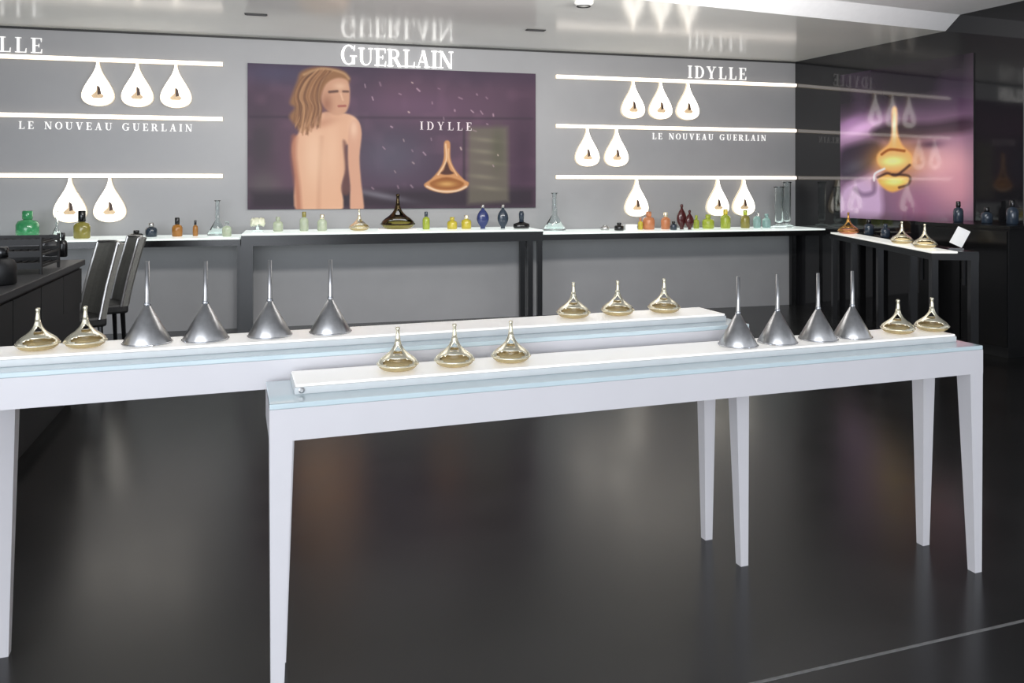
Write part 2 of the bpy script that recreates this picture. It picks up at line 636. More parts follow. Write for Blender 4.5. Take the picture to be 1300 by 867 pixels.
# ------------------------------------------------------------------ the two printed posters (flat prints painted with soft shapes)
def sd_poly(X, Y, P):
    P = np.array(P, float)
    d = np.full(X.shape, 1e18)
    inside = np.zeros(X.shape, bool)
    for i in range(len(P)):
        x0, y0 = P[i]
        x1, y1 = P[(i + 1) % len(P)]
        ex, ey = x1 - x0, y1 - y0
        t = np.clip(((X - x0) * ex + (Y - y0) * ey) / (ex * ex + ey * ey + 1e-9), 0, 1)
        d = np.minimum(d, (X - x0 - t * ex) ** 2 + (Y - y0 - t * ey) ** 2)
        c = ((y0 > Y) != (y1 > Y)) & (X < (x1 - x0) * (Y - y0) / (y1 - y0 + 1e-12) + x0)
        inside ^= c
    d = np.sqrt(d)
    return np.where(inside, -d, d)


def smooth_noise(nx, ny, cells, seed):
    r = np.random.default_rng(seed)
    g = r.random((int(cells * ny / nx) + 3, cells + 3))
    ys = np.linspace(0, g.shape[0] - 2.001, ny)
    xs = np.linspace(0, g.shape[1] - 2.001, nx)
    yi, xi = ys.astype(int), xs.astype(int)
    fy, fx = (ys - yi)[:, None], (xs - xi)[None, :]
    fy, fx = fy * fy * (3 - 2 * fy), fx * fx * (3 - 2 * fx)
    g00, g01 = g[yi][:, xi], g[yi][:, xi + 1]
    g10, g11 = g[yi + 1][:, xi], g[yi + 1][:, xi + 1]
    return (g00 * (1 - fx) + g01 * fx) * (1 - fy) + (g10 * (1 - fx) + g11 * fx) * fy


def spline(P, closed, k=6):
    P = [np.array(q, float) for q in P]
    n_ = len(P)
    out = []
    for i in range(n_ if closed else n_ - 1):
        if closed:
            a0, a1, a2, a3 = P[i - 1], P[i], P[(i + 1) % n_], P[(i + 2) % n_]
        else:
            a0, a1, a2, a3 = P[max(i - 1, 0)], P[i], P[i + 1], P[min(i + 2, n_ - 1)]
        for j in range(k):
            t = j / k
            out.append(.5 * (2 * a1 + (a2 - a0) * t + (2 * a0 - 5 * a1 + 4 * a2 - a3) * t * t + (3 * a1 - a0 - 3 * a2 + a3) * t ** 3))
    if not closed:
        out.append(P[-1])
    return out


class Paint:
    def __init__(s, nx, ny, x0, x1, y0, y1, base):
        s.nx, s.ny = nx, ny
        s.contrast, s.gain = 1.0, 1.0
        s.X, s.Y = np.meshgrid(np.linspace(x0, x1, nx), np.linspace(y0, y1, ny))
        s.C = np.ones((ny, nx, 3)) * np.array(base, float)

    def mix(s, a, rgb):
        a = np.clip(a, 0, 1)[..., None]
        s.C = s.C * (1 - a) + np.array(rgb, float) * a

    def poly(s, P, rgb, soft=6.0, op=1.0, mod=None):
        a = np.clip(0.5 - sd_poly(s.X, s.Y, spline(P, True, 4) if len(P) > 5 else P) / soft, 0, 1) * op
        if mod is not None:
            a = a * mod
        s.mix(a, rgb)

    def blob(s, cx, cy, rx, ry, rgb, op=1.0, ang=0.0):
        c, q = math.cos(ang), math.sin(ang)
        u = ((s.X - cx) * c + (s.Y - cy) * q) / rx
        v_ = (-(s.X - cx) * q + (s.Y - cy) * c) / ry
        s.mix(np.exp(-(u * u + v_ * v_)) * op, rgb)

    def line(s, P, wd, rgb, op=1.0):
        P = np.array(spline(P, False, 5) if len(P) > 2 else P, float)
        d = np.full(s.X.shape, 1e18)
        for i in range(len(P) - 1):
            (x0, y0), (x1, y1) = P[i], P[i + 1]
            ex, ey = x1 - x0, y1 - y0
            t = np.clip(((s.X - x0) * ex + (s.Y - y0) * ey) / (ex * ex + ey * ey + 1e-9), 0, 1)
            d = np.minimum(d, (s.X - x0 - t * ex) ** 2 + (s.Y - y0 - t * ey) ** 2)
        s.mix(np.clip(1.2 - np.sqrt(d) / wd, 0, 1) * op, rgb)

    def mesh(s, name, width, height, m):
        nx, ny = s.nx, s.ny
        xs = np.linspace(-width / 2, width / 2, nx)
        zs = np.linspace(height, 0, ny)
        gx, gz = np.meshgrid(xs, zs)
        V = np.stack([gx, np.zeros_like(gx), gz], -1).reshape(-1, 3)
        i = np.arange(ny - 1)[:, None] * nx + np.arange(nx - 1)[None, :]
        Fc = np.stack([i, i + nx, i + nx + 1, i + 1], -1).reshape(-1, 4)
        me = bpy.data.meshes.new(name)
        me.vertices.add(len(V))
        me.vertices.foreach_set('co', V.ravel())
        me.loops.add(Fc.size)
        me.loops.foreach_set('vertex_index', Fc.ravel())
        me.polygons.add(len(Fc))
        me.polygons.foreach_set('loop_start', np.arange(0, Fc.size, 4))
        me.update(calc_edges=True)
        at = me.color_attributes.new('print', 'FLOAT_COLOR', 'POINT')
        c = np.clip(((s.C - 95) * s.contrast + 95) * s.gain / 255.0, 0.02, 0.95)
        l = np.where(c <= 0.04045, c / 12.92, ((c + 0.055) / 1.055) ** 2.4)
        at.data.foreach_set('color', np.concatenate([l, np.ones(l.shape[:2] + (1,))], -1).ravel().astype(np.float32))
        me.materials.append(m)
        return me


def paint_large():
    p = Paint(420, 212, 50, 1215, 262, 856, (94, 70, 88))
    n1, n2 = smooth_noise(420, 212, 7, 1), smooth_noise(420, 212, 22, 2)
    p.mix((n1 - .35) * 1.1, (70, 58, 76))
    p.mix((n2 - .55) * .9, (122, 90, 110))
    p.mix(np.clip((340 - p.Y) / 80, 0, 1) * .6, (66, 54, 74))
    p.blob(150, 300, 160, 50, (82, 78, 104), .7)
    p.blob(700, 420, 260, 70, (112, 82, 108), .6)
    p.blob(600, 640, 150, 110, (92, 88, 104), .8)
    p.blob(100, 600, 60, 150, (66, 60, 66), .7)
    p.blob(110, 760, 70, 60, (104, 100, 98), .6)
    p.blob(1160, 600, 60, 220, (66, 48, 66), .7)
    p.poly([(60, 780), (1210, 770), (1210, 856), (60, 856)], (48, 42, 50), 40, .75)
    p.poly([(925, 505), (1092, 500), (1098, 830), (920, 840)], (112, 106, 94), 24, .85)
    for cy in (560, 610, 660, 720, 770):
        p.blob(1010 + random.uniform(-30, 30), cy, 60, 10, (150, 142, 122), .5, .1)
    p.blob(1050, 600, 30, 100, (84, 86, 66), .5)
    p.line([(60, 480), (1200, 462)], 8, (60, 48, 62), .5)
    p.line([(905, 520), (905, 830)], 8, (58, 48, 58), .6)
    p.blob(560, 800, 120, 14, (150, 148, 158), .6, .2)
    # hair behind
    hair = [(250, 292), (300, 270), (360, 268), (415, 282), (440, 312), (425, 340), (380, 330), (345, 360), (325, 420),
            (322, 470), (300, 500), (272, 545), (250, 560), (236, 520), (206, 478), (226, 440), (208, 420), (222, 370), (236, 330)]
    p.poly(hair, (150, 108, 76), 16)
    # back, neck and arm
    skin = (224, 176, 146)
    back = [(240, 545), (262, 505), (300, 482), (345, 452), (425, 458), (462, 474), (478, 506), (480, 560), (440, 585),
            (420, 600), (424, 690), (408, 760), (402, 870), (238, 870), (228, 720), (216, 620), (222, 570)]
    p.poly(back, skin, 9)
    p.poly([(440, 500), (472, 488), (486, 540), (478, 640), (484, 740), (494, 870), (444, 870), (440, 760), (430, 640)], (214, 164, 138), 8)
    p.poly([(412, 575), (428, 590), (432, 680), (440, 780), (420, 800), (406, 770), (420, 690)], (110, 72, 66), 12, .75)
    p.line([(225, 560), (222, 640), (236, 760), (242, 860)], 16, (168, 106, 84), .7)
    p.line([(330, 560), (322, 680), (318, 850)], 12, (200, 150, 122), .5)
    p.blob(300, 640, 40, 130, (242, 204, 174), .6)
    p.blob(370, 620, 30, 120, (238, 196, 166), .5)
    p.blob(455, 520, 16, 40, (244, 208, 182), .6)
    p.blob(330, 500, 60, 18, (180, 124, 98), .5, -.3)
    # face turned over the shoulder
    p.poly([(345, 340), (385, 312), (425, 316), (438, 345), (440, 385), (436, 424), (420, 456), (380, 466), (345, 440), (328, 400)], (206, 158, 130), 9)
    p.blob(350, 420, 22, 40, (150, 100, 80), .7)
    p.blob(400, 345, 26, 16, (232, 192, 164), .7)
    p.line([(360, 370), (390, 366)], 7, (78, 52, 48), .85)
    p.line([(414, 366), (432, 366)], 6, (78, 52, 48), .8)
    p.line([(404, 375), (412, 402)], 5, (232, 190, 162), .7)
    p.line([(396, 428), (422, 426)], 6, (158, 84, 78), .9)
    # wavy hair strands
    for k in range(60):
        q = k / 59.0
        x = 226 + 92 * q + random.uniform(-6, 6)
        top = (300 + 70 * q + random.uniform(-8, 8), 276 + random.uniform(0, 14))
        wv = random.uniform(-9, 9)
        end = (x - 2 + random.uniform(-12, 16), 470 + 70 * (1 - abs(q - .45)) + random.uniform(-20, 20))
        p.line([top, (x + 26 - 8 * q, 330 + wv), (x + 2, 390 + wv), (x + 14 + wv, 440), end], random.uniform(2.5, 5.0),
               random.choice(((204, 158, 116), (120, 80, 56), (176, 130, 94), (98, 66, 50), (150, 106, 74))), random.uniform(.3, .65))
    p.line([(262, 302), (330, 274), (410, 288), (436, 312)], 7, (204, 166, 126), .6)
    # bottle
    bot = [(822, 572), (846, 572), (848, 640), (868, 690), (905, 732), (926, 748), (905, 775), (835, 792), (765, 778), (738, 755), (770, 728), (804, 685), (820, 640)]
    p.poly(bot, (206, 148, 100), 6)
    p.poly([(832, 655), (846, 690), (862, 706), (832, 712), (806, 706), (820, 690)], (84, 52, 46), 7)
    p.poly([(764, 745), (832, 722), (902, 745), (886, 768), (832, 776), (780, 768)], (150, 92, 48), 8)
    p.blob(832, 752, 40, 12, (236, 190, 120), .7)
    p.line([(750, 762), (800, 782), (870, 782), (915, 762)], 5, (240, 212, 184), .9)
    p.line([(828, 580), (830, 650), (796, 712)], 4, (244, 214, 180), .8)
    p.line([(840, 600), (842, 650), (876, 716)], 3, (244, 214, 180), .5)
    # drifting sparks
    sp = [(640, 370), (890, 380), (800, 342), (530, 392), (772, 404), (866, 434), (676, 446), (606, 510), (655, 566), (768, 560), (892, 598),
          (740, 622), (694, 662), (690, 610), (960, 362), (1002, 376), (1004, 490), (940, 436), (530, 770), (632, 765), (688, 762), (1030, 450),
          (500, 340), (560, 330), (715, 350), (690, 320), (950, 520), (1050, 625), (1030, 672), (575, 600), (620, 700), (980, 440), (820, 470)]
    for x, y in sp:
        an, ln = random.uniform(.2, 1.6), random.uniform(2, 8)
        p.line([(x - ln * math.cos(an), y - ln * math.sin(an)), (x + ln * math.cos(an), y + ln * math.sin(an))],
               random.uniform(3.0, 4.8), random.choice(((214, 184, 196), (196, 164, 178), (226, 200, 190))), random.uniform(.4, .8))
    p.gain = .86
    p.contrast = 1.08
    return p


PX0, PX1, PZ0, PZ1 = U_(314.5), U_(679), 1.258, 2.81
M['poster'] = print_mat('poster_print', 0.5, 1.3)
poster = empty('poster', ((PX0 + PX1) / 2, -0.001, PZ0))
PW, PH = PX1 - PX0, PZ1 - PZ0
box('board', -PW / 2, PW / 2, -0.03, 0.0, 0, PH, M['gap'], poster)
link('print', paint_large().mesh('print', PW, PH, M['poster']), None, poster, (0, -0.0315, 0))
write(poster, 'IDYLLE', 0.092, PW * 215 / 1165, M['print_letter'], 0.0015, -PW / 2 + PW * (722 - 50) / 1165, -0.0315, PH * (1 - (520 - 262) / 594))
tag(poster, 'wide purple poster of a bare-shouldered figure seen from behind and a gold bottle', 'poster')


def paint_small():
    p = Paint(230, 222, 240, 695, 222, 745, (120, 96, 118))
    n1, n2 = smooth_noise(230, 222, 5, 5), smooth_noise(230, 222, 14, 6)
    p.mix(np.clip((430 - p.Y) / 110, 0, 1) * .97, (44, 40, 46))
    p.mix((n1 - .45) * .8, (88, 70, 92))
    p.blob(320, 425, 110, 34, (206, 168, 206), .95, -.25)
    p.blob(280, 400, 60, 20, (170, 130, 176), .6, -.3)
    p.poly([(240, 505), (300, 480), (380, 470), (400, 520), (330, 580), (240, 600)], (58, 50, 62), 30, .95)
    p.blob(300, 560, 60, 30, (96, 96, 108), .6, -.3)
    p.poly([(360, 440), (430, 415), (560, 425), (690, 420), (690, 462), (560, 470), (420, 470)], (48, 40, 48), 26, .85)
    p.blob(610, 570, 120, 90, (204, 158, 162), .95)
    p.blob(650, 640, 90, 90, (190, 140, 150), .8)
    p.blob(520, 690, 80, 60, (150, 104, 128), .7)
    p.blob(560, 495, 40, 12, (84, 62, 84), .9)
    p.poly([(250, 640), (340, 600), (400, 580), (400, 640), (390, 745), (240, 745)], (186, 160, 190), 26, .95)
    p.line([(300, 640), (330, 660), (370, 650), (372, 610)], 12, (104, 84, 110), .6)
    # stem and bowl of the bottle
    p.blob(445, 540, 85, 60, (214, 150, 70), .9)
    p.poly([(437, 368), (454, 368), (456, 440), (472, 490), (505, 530), (495, 570), (440, 580), (392, 560), (384, 520), (425, 485), (436, 440)], (212, 160, 104), 10)
    p.blob(445, 420, 8, 50, (240, 214, 196), .8)
    p.blob(440, 545, 40, 16, (252, 226, 150), .9)
    p.line([(400, 520), (430, 505), (480, 512)], 6, (120, 66, 30), .8)
    # lips below
    p.poly([(386, 600), (430, 584), (468, 590), (500, 596), (490, 625), (440, 650), (400, 630)], (216, 160, 90), 10)
    p.line([(385, 600), (420, 586), (450, 594), (478, 576), (498, 560)], 6, (56, 38, 40), .8)
    p.line([(440, 590), (495, 596), (494, 622), (462, 634)], 6, (56, 38, 40), .8)
    p.line([(372, 610), (376, 586), (410, 570)], 5, (232, 216, 226), .9)
    p.blob(445, 615, 36, 12, (255, 224, 140), .9)
    p.mix(np.clip((p.Y - 715) / 50, 0, 1) * .6, (70, 60, 70))
    p.mix(np.clip((p.X - 660) / 50, 0, 1) * .4, (110, 96, 106))
    p.contrast = 1.3
    p.gain = 1.04
    return p


def rw(x):
    """distance along the right wall, from the corner, of photo column x"""
    q = on_line(x, corner, corner + rdir)
    return (q - corner).length


k0, k1 = rw(1068), rw(1237)
QZ0, QZ1 = 1.135, 2.82
mid = corner + rdir * ((k0 + k1) / 2) + rn_in * 0.001
QW = k1 - k0
poster2 = empty('poster', (mid.x, mid.y, QZ0), math.atan2(rdir.y, rdir.x))
M['poster2'] = print_mat('glazed_poster_print', 0.05, 1.55)
box('board', -QW / 2, QW / 2, -0.012, 0.0, 0, QZ1 - QZ0, M['gap'], poster2)
link('print', paint_small().mesh('print', QW, QZ1 - QZ0, M['poster2']), None, poster2, (0, -0.0135, 0))
tag(poster2, 'square lilac poster of a glowing bottle against lips on the black wall', 'poster')


# ------------------------------------------------------------------ counters along the walls
def counter(name, x0, x1, depth, h, top_m, label, legs, edge=0.05):
    r = empty(name, ((x0 + x1) / 2, -depth / 2, 0))
    L, D = (x1 - x0) / 2, depth / 2
    box('glass_top', -L + .004, L - .004, -D + 0.004, D - .012, h - 0.018, h, top_m, r, bevel=0.003)
    box('front_rail', -L, L, -D, -D + 0.03, h - 0.02 - edge, h - 0.02, M['black'], r)
    box('back_rail', -L, L, D - 0.042, D - 0.012, h - 0.02 - edge, h - 0.02, M['black'], r)
    for s in (-1, 1):
        box('side_rail', s * L - (0.03 if s > 0 else 0), s * L + (0.03 if s < 0 else 0), -D + .03, D - .042, h - 0.02 - edge, h - 0.02, M['black'], r)
    for lx, wd, back in legs:
        box('leg', lx - wd / 2 - (x0 + x1) / 2, lx + wd / 2 - (x0 + x1) / 2, -D, -D + 0.05, 0.0, h - 0.02 - edge, M['black'], r)
    for s in (-1, 1):
        box('leg', s * (L - .04) - .03, s * (L - .04) + .03, D - .075, D - .018, 0.0, h - 0.02 - edge, M['black'], r)
    tag(r, label, 'counter')
    return r


HC, DC = 1.04, 0.74
yf = -DC
xcl, xcr = at_wall(306, yf), at_wall(689.5, yf)
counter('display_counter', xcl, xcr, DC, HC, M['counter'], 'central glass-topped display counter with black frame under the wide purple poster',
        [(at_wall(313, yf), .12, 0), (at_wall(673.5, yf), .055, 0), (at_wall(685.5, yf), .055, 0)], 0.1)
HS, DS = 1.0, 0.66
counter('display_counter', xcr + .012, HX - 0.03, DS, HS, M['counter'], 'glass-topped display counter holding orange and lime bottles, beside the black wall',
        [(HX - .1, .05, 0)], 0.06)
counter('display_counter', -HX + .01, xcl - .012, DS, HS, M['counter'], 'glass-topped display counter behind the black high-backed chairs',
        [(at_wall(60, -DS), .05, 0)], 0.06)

# side counter running along the black wall
HR = 0.98
c_near = ground(1183, 319, HR).xy
c_far = ground(1046, 293.2, HR).xy
c_far = c_near + (c_far - c_near) * .92
sd = (c_far - c_near)
sl = sd.length
sd.normalize()
sn = Vector((sd.y, -sd.x))
if sn.x < 0:
    sn = -sn
sw = 0.36
mid = (c_near + c_far) / 2 + sn * sw / 2
side = empty('display_counter', (mid.x, mid.y, 0), math.atan2(sd.y, sd.x) - PI / 2)     # local y runs to the back wall, local x to the black wall
ly, lx = sl / 2, sw / 2
bm = bmesh.new()
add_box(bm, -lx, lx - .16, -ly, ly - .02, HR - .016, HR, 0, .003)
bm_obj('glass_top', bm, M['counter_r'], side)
bm = bmesh.new()
add_box(bm, -lx - .006, lx, -ly - .006, ly, HR - .07, HR - .017)
bm_obj('frame', bm, M['black'], side)
box('back_ledge', lx - .16, lx, -ly, ly - .02, HR - .016, HR - .001, M['black'], side)
for yy in (-ly + .03, -ly * .1, ly * .45, ly - .08):
    box('leg', -lx, -lx + .05, yy - .03, yy + .03, 0, HR - .07, M['black'], side)
    box('leg', lx - .06, lx, yy - .03, yy + .03, 0, HR - .07, M['black'], side)
tag(side, 'long narrow counter with lit white top standing in front of the lilac poster', 'counter')

# black cabinet between that counter and the black wall
cb = rend + rn_in * 0.36 + rdir * -0.35
cab = empty('black_cabinet', (cb.x, cb.y, 0), math.atan2(rdir.y, rdir.x) + PI / 2)     # local y to the back wall, local x into the wall
CH = 1.16
box('body', -.22, .3, -.62, .3, 0.08, CH - .03, M['black_matt'], cab)
box('worktop', -.25, .31, -.65, .33, CH - .03, CH, M['black'], cab)
box('plinth', -.18, .28, -.58, .26, 0, .08, M['black_matt'], cab)
for yy in (-.61, -.15):
    d = box('door', -.24, -.22, yy, yy + .445, .1, CH - .05, M['black'], cab)
    box('handle', -.262, -.24, yy + .4, yy + .415, .6, .85, M['dark_wall'], d)
tag(cab, 'black lacquered cabinet standing against the black wall', 'cabinet')

# ------------------------------------------------------------------ bottles and glassware on the counters
MESH = {}


def lm(key, prof, seg=20, sy=1.0):
    if key not in MESH:
        MESH[key] = lathe_mesh(key, prof, seg, sy)
    return MESH[key]


def shape_obj(name, key, prof, m, parent, seg=20, sy=1.0):
    me = lm(key, prof, seg, sy).copy()
    return link(name, me, m, parent)


def bottle_round(loc, h, r, body_m, cap_m, label, name='perfume_bottle', sy=1.0, group=None, cat='bottle', cap=.28):
    o = empty(name, loc)
    hb = h * (1 - cap)
    shape_obj('glass_body', 'b%.3f%.3f%.2f%.2f' % (h, r, sy, cap), [(0, 0), (r * .86, 0), (r, hb * .06), (r, hb * .72), (r * .82, hb * .9), (r * .38, hb * .97), (r * .36, hb), (0, hb)], body_m, o, 20, sy)
    shape_obj('stopper', 's%.3f%.3f%.2f' % (h, r, cap), [(0, hb), (r * .42, hb), (r * .46, hb + .02 * h), (r * .46, h * .97), (r * .38, h), (0, h)], cap_m, o)
    tag(o, label, cat, group)
    return o


def bottle_oval(loc, h, r, body_m, cap_m, label, group=None):
    o = empty('perfume_bottle', loc)
    hb = h * .84
    prof = [(0, 0), (r * .4, 0)] + [(r * math.sin(PI * t) ** .8, hb * t) for t in np.linspace(.1, .93, 10)] + [(r * .2, hb), (0, hb)]
    shape_obj('glass_body', 'o%.3f%.3f' % (h, r), prof, body_m, o, 20, .6)
    shape_obj('stopper', 'p%.3f%.3f' % (h, r), [(0, hb), (r * .2, hb), (r * .3, hb + .06 * h), (r * .26, h * .97), (0, h)], cap_m, o)
    tag(o, label, 'bottle', group)
    return o


def flask(loc, h, r, m, label, kind=0, name='glass_flask', cat='flask'):
    o = empty(name, loc)
    if kind == 0:       # conical flask with long neck
        prof = [(0, .0), (r * .95, 0), (r, h * .04), (r * .24, h * .42), (r * .2, h * .96), (r * .28, h), (r * .22, h), (r * .16, h * .95), (r * .2, h * .42), (r * .9, h * .06), (0, h * .03)]
    else:               # tall cylinder with foot
        prof = [(0, 0), (r, 0), (r, h * .03), (r * .3, h * .07), (r * .55, h * .12), (r * .6, h * .97), (r * .7, h), (r * .6, h), (r * .5, h * .95), (r * .46, h * .15), (0, h * .12)]
    shape_obj('glass_body', 'f%.3f%.3f%d' % (h, r, kind), prof, m, o)
    shape_obj('lip', 'fl%.3f%.3f%d' % (h, r, kind), [(r * (.28 if kind == 0 else .7), h - .006), (r * (.33 if kind == 0 else .76), h - .003), (r * (.28 if kind == 0 else .7), h + .001)], M['glass'], o)
    tag(o, label, cat)
    return o


def gold_bottle(name='gold_bottle', metal='gold', glass='glass_amber'):
    """drop bottle: lens-shaped glass base in a gold rim, two arms sweeping up to a slim stem; 0.13 m tall and wide"""
    o = empty(name, (0, 0, 0))
    link('glass_base', lathe_mesh('glass_base', [(0, 0.0), (.034, 0.0), (.050, .004), (.059, .011), (.063, .020), (.055, .027), (.035, .032), (.014, .035), (0, .036)], 28), M[glass], o)
    bm = bmesh.new()
    ringp = [(.064 * math.cos(2 * PI * k / 32), .064 * math.sin(2 * PI * k / 32), .0205) for k in range(33)]
    add_tube(bm, ringp, .0028, 6)
    bm_obj('rim', bm, M[metal], o, smooth=True)
    # bell-shaped metal shell, open in a wide oval and a small teardrop on two sides
    prof = [(.063, .0205), (.0632, .0235), (.0618, .0275), (.0588, .0315), (.0552, .0355), (.0505, .0395), (.0455, .0435), (.0405, .0470), (.0355, .0505),
            (.0305, .0545), (.0262, .0585), (.0224, .0625), (.0192, .0665), (.0164, .0710), (.0138, .0760), (.0114, .0820), (.0094, .0890), (.0078, .0970)]
    bm = bmesh.new()
    sg = 72
    rings = [[bm.verts.new((r * math.cos(2 * PI * k / sg), r * math.sin(2 * PI * k / sg), z)) for k in range(sg)] for r, z in prof]
    for i in range(len(prof) - 1):
        zc = (prof[i][1] + prof[i + 1][1]) / 2
        for k in range(sg):
            an = 360.0 * (k + .5) / sg
            da = min(abs(an - 90), abs(an - 270))
            if (da / 56.0) ** 2 + ((zc - .0335) / .0105) ** 2 < 1 or (da / (34.0 + 700 * (.068 - zc))) ** 2 + ((zc - .064) / .0105) ** 2 < 1:
                continue
            bm.faces.new((rings[i][k], rings[i][(k + 1) % sg], rings[i + 1][(k + 1) % sg], rings[i + 1][k]))
    bmesh.ops.delete(bm, geom=[v_ for v_ in bm.verts if not v_.link_faces], context='VERTS')
    sh = bm_obj('metal_shell', bm, M[metal], o, smooth=True)
    md = sh.modifiers.new('thickness', 'SOLIDIFY')
    md.thickness = .003
    md.offset = -1
    link('stem', lathe_mesh('stem', [(0, .09), (.0075, .09), (.0078, .1), (.0062, .112), (.0058, .125), (.0078, .130), (.006, .1345), (0, .136)], 14), M[metal], o)
    return o


gb = gold_bottle()
gb_used = [False]


def place_gold(loc, rz, label, scale=1.0, group=None, src=None):
    base = src or gb
    if base.get('used'):
        o = copy_tree(base)
    else:
        o = base
    base['used'] = 1
    if 'used' in o and o is not base:
        del o['used']
    o.location = loc
    o.rotation_euler = (0, 0, rz)
    o.scale = (scale,) * 3
    tag(o, label, 'perfume bottle', group)
    return o


def wl(x, off, z):
    return Vector((at_wall(x, -off), -off, z))


# back counter, chair side
bottle_round(wl(35, .34, HS), .27, .1, M['green'], M['green'], 'squat green glass bottle with green stopper on the back counter', cap=.3)
flask(wl(72, .3, HS), .26, .05, M['glass'], 'slim clear glass flask beside the amber bottle with black cap')
bottle_round(wl(104, .4, HS), .27, .075, M['olive'], M['black'], 'amber bottle with tall black cap under a drop light', sy=.7, cap=.4)
bottle_round(wl(173, .35, HS), .07, .06, M['black'], M['black'], 'low round black jar on the counter behind the chairs', 'black_jar', cat='jar', cap=.4)
bottle_round(wl(192, .3, HS), .14, .055, M['slate'], M['steel'], 'small slate bottle with metal cap near the low black jar')
bottle_round(wl(225, .3, HS), .19, .05, M['amber'], M['black'], 'little amber bottle with dark cap between jar and tall glass', sy=.8, cap=.36)
bottle_round(wl(248, .26, HS), .16, .026, M['amber'], M['black'], 'tiny slender amber vial with dark cap', 'perfume_vial', cap=.3)
flask(wl(276, .28, HS), .36, .1, M['glass'], 'wide clear conical flask by the end of the chair-side counter')
bottle_round(wl(288, .42, HS), .15, .045, M['pale_green'], M['glass'], 'pale green bottle beside the wide clear conical flask')

# central counter
fd = empty('flower_ornament', wl(327, .35, HC))
for k in range(7):
    an = 2 * PI * k / 7
    bm = bmesh.new()
    add_lathe(bm, [(0, 0), (.04, .02), (.05, .05), (.03, .085), (0, .095)], 10, sy=.35)
    bm_obj('petal', bm, M['cream'], fd, (math.cos(an) * .055, math.sin(an) * .03, .06), (0.5 * math.sin(an), .8 * math.cos(an), an + PI / 2), smooth=True)
shape_obj('foot', 'flfoot', [(0, 0), (.06, 0), (.055, .012), (.015, .02), (.015, .09), (0, .1)], M['glass'], fd)
tag(fd, 'cream petalled flower ornament on the end of the central counter', 'ornament')
bottle_round(wl(353, .35, HC), .15, .05, M['pale_green'], M['pale_green'], 'pale green bottle next to the cream flower ornament')
bottle_round(wl(386, .35, HC), .2, .045, M['pale_green'], M['olive'], 'tall pale green bottle with olive stopper below the figure on the poster')
bottle_round(wl(409, .35, HC), .17, .05, M['pale_green'], M['gold'], 'pale green bottle with gold stopper below the figure on the poster')
place_gold(wl(456, .42, HC), .3, 'gold drop-shaped bottle on the central counter, smaller than the black one', 1.65)
dsh = empty('white_dish', wl(505, .5, HC))
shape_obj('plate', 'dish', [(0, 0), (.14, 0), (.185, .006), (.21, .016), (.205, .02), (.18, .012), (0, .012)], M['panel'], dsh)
shape_obj('foot_ring', 'dishfoot', [(.06, -.0005), (.1, -.0005), (.1, .002), (.06, .002)], M['panel_side'], dsh)
tag(dsh, 'shallow glowing white dish under the large black and gold bottle', 'dish')
M['black_gold'] = mat('black_gold', (74, 64, 46), 0.2, metal=1.0, noise=0.2, nscale=30)
big = gold_bottle('gold_bottle', 'black_gold', 'olive')
p_ = wl(505, .5, HC + .0125)
place_gold(p_, .1, 'large black and gold drop-shaped bottle standing in a white dish', 2.75, None, big)
bottle_round(wl(541, .35, HC), .19, .04, M['lime'], M['slate'], 'slim lime bottle with dark stopper next to the black and gold bottle')
bottle_round(wl(574, .36, HC), .13, .055, M['yellow'], M['yellow'], 'first of two squat yellow bottles, beside the slim lime bottle')
bottle_round(wl(592, .36, HC), .15, .055, M['yellow'], M['gold'], 'squat yellow bottle with gold stopper beside the blue oval bottle')
bottle_oval(wl(613, .4, HC), .27, .068, M['navy'], M['steel'], 'royal blue oval bottle with metal stopper on the central counter')
bottle_oval(wl(638.5, .4, HC), .27, .062, M['slate'], M['steel'], 'dark slate oval bottle beside the royal blue one')
jr = empty('perfume_bottle', wl(662, .42, HC))
shape_obj('glass_body', 'lowblack', [(0, 0), (.085, 0), (.095, .02), (.09, .05), (.03, .07), (0, .07)], M['black'], jr, sy=.6)
shape_obj('stopper', 'lowblackst', [(0, .07), (.026, .07), (.03, .16), (.02, .19), (0, .19)], M['slate'], jr)
tag(jr, 'low black bottle with tall stopper at the end of the central counter', 'bottle')

# counter toward the black wall
flask(wl(704, .3, HS), .43, .13, M['glass'], 'tall clear long-necked flask next to the central counter')
bottle_round(wl(768, .3, HS), .06, .05, M['steel'], M['steel'], 'small flat steel tin on the counter near the clear flask', 'steel_tin', cat='tin', cap=.2)
bottle_round(wl(786, .42, HS), .09, .055, M['black'], M['black'], 'small round black pot beside the white boxes', 'black_pot', cat='pot', cap=.3)
for x, hgt in ((800, .05),):
    o = empty('white_box', wl(x, .4, HS))
    box('carton', -.07, .07, -.04, .04, 0, hgt, M['card'], o, bevel=.004)
    box('lid', -.072, .072, -.042, .042, hgt, hgt + .018, M['card'], o, bevel=.003)
    tag(o, 'low white carton between the black pot and orange bottles', 'box')
bottle_round(wl(813, .3, HS), .14, .03, M['yellow'], M['orange'], 'thin yellow vial beside the rounder orange bottle', 'perfume_vial')
bottle_round(wl(823.5, .3, HS), .21, .07, M['orange'], M['orange'], 'round orange bottle under the single drop light')
bottle_round(wl(845, .3, HS), .2, .055, M['orange'], M['gold'], 'narrower orange bottle with gold stopper beside the maroon bottles')
bottle_round(wl(855, .45, HS), .1, .04, M['slate'], M['black'], 'short dark bottle in front of the maroon bottles')
bottle_oval(wl(865.5, .38, HS), .3, .062, M['maroon'], M['maroon'], 'taller maroon oval bottle on the counter')
bottle_oval(wl(875.5, .45, HS), .23, .055, M['maroon'], M['maroon'], 'shorter maroon oval bottle beside the taller one')
bottle_round(wl(884, .25, HS), .16, .035, M['lime'], M['lime'], 'thin lime vial beside the shorter maroon bottle', 'perfume_vial')
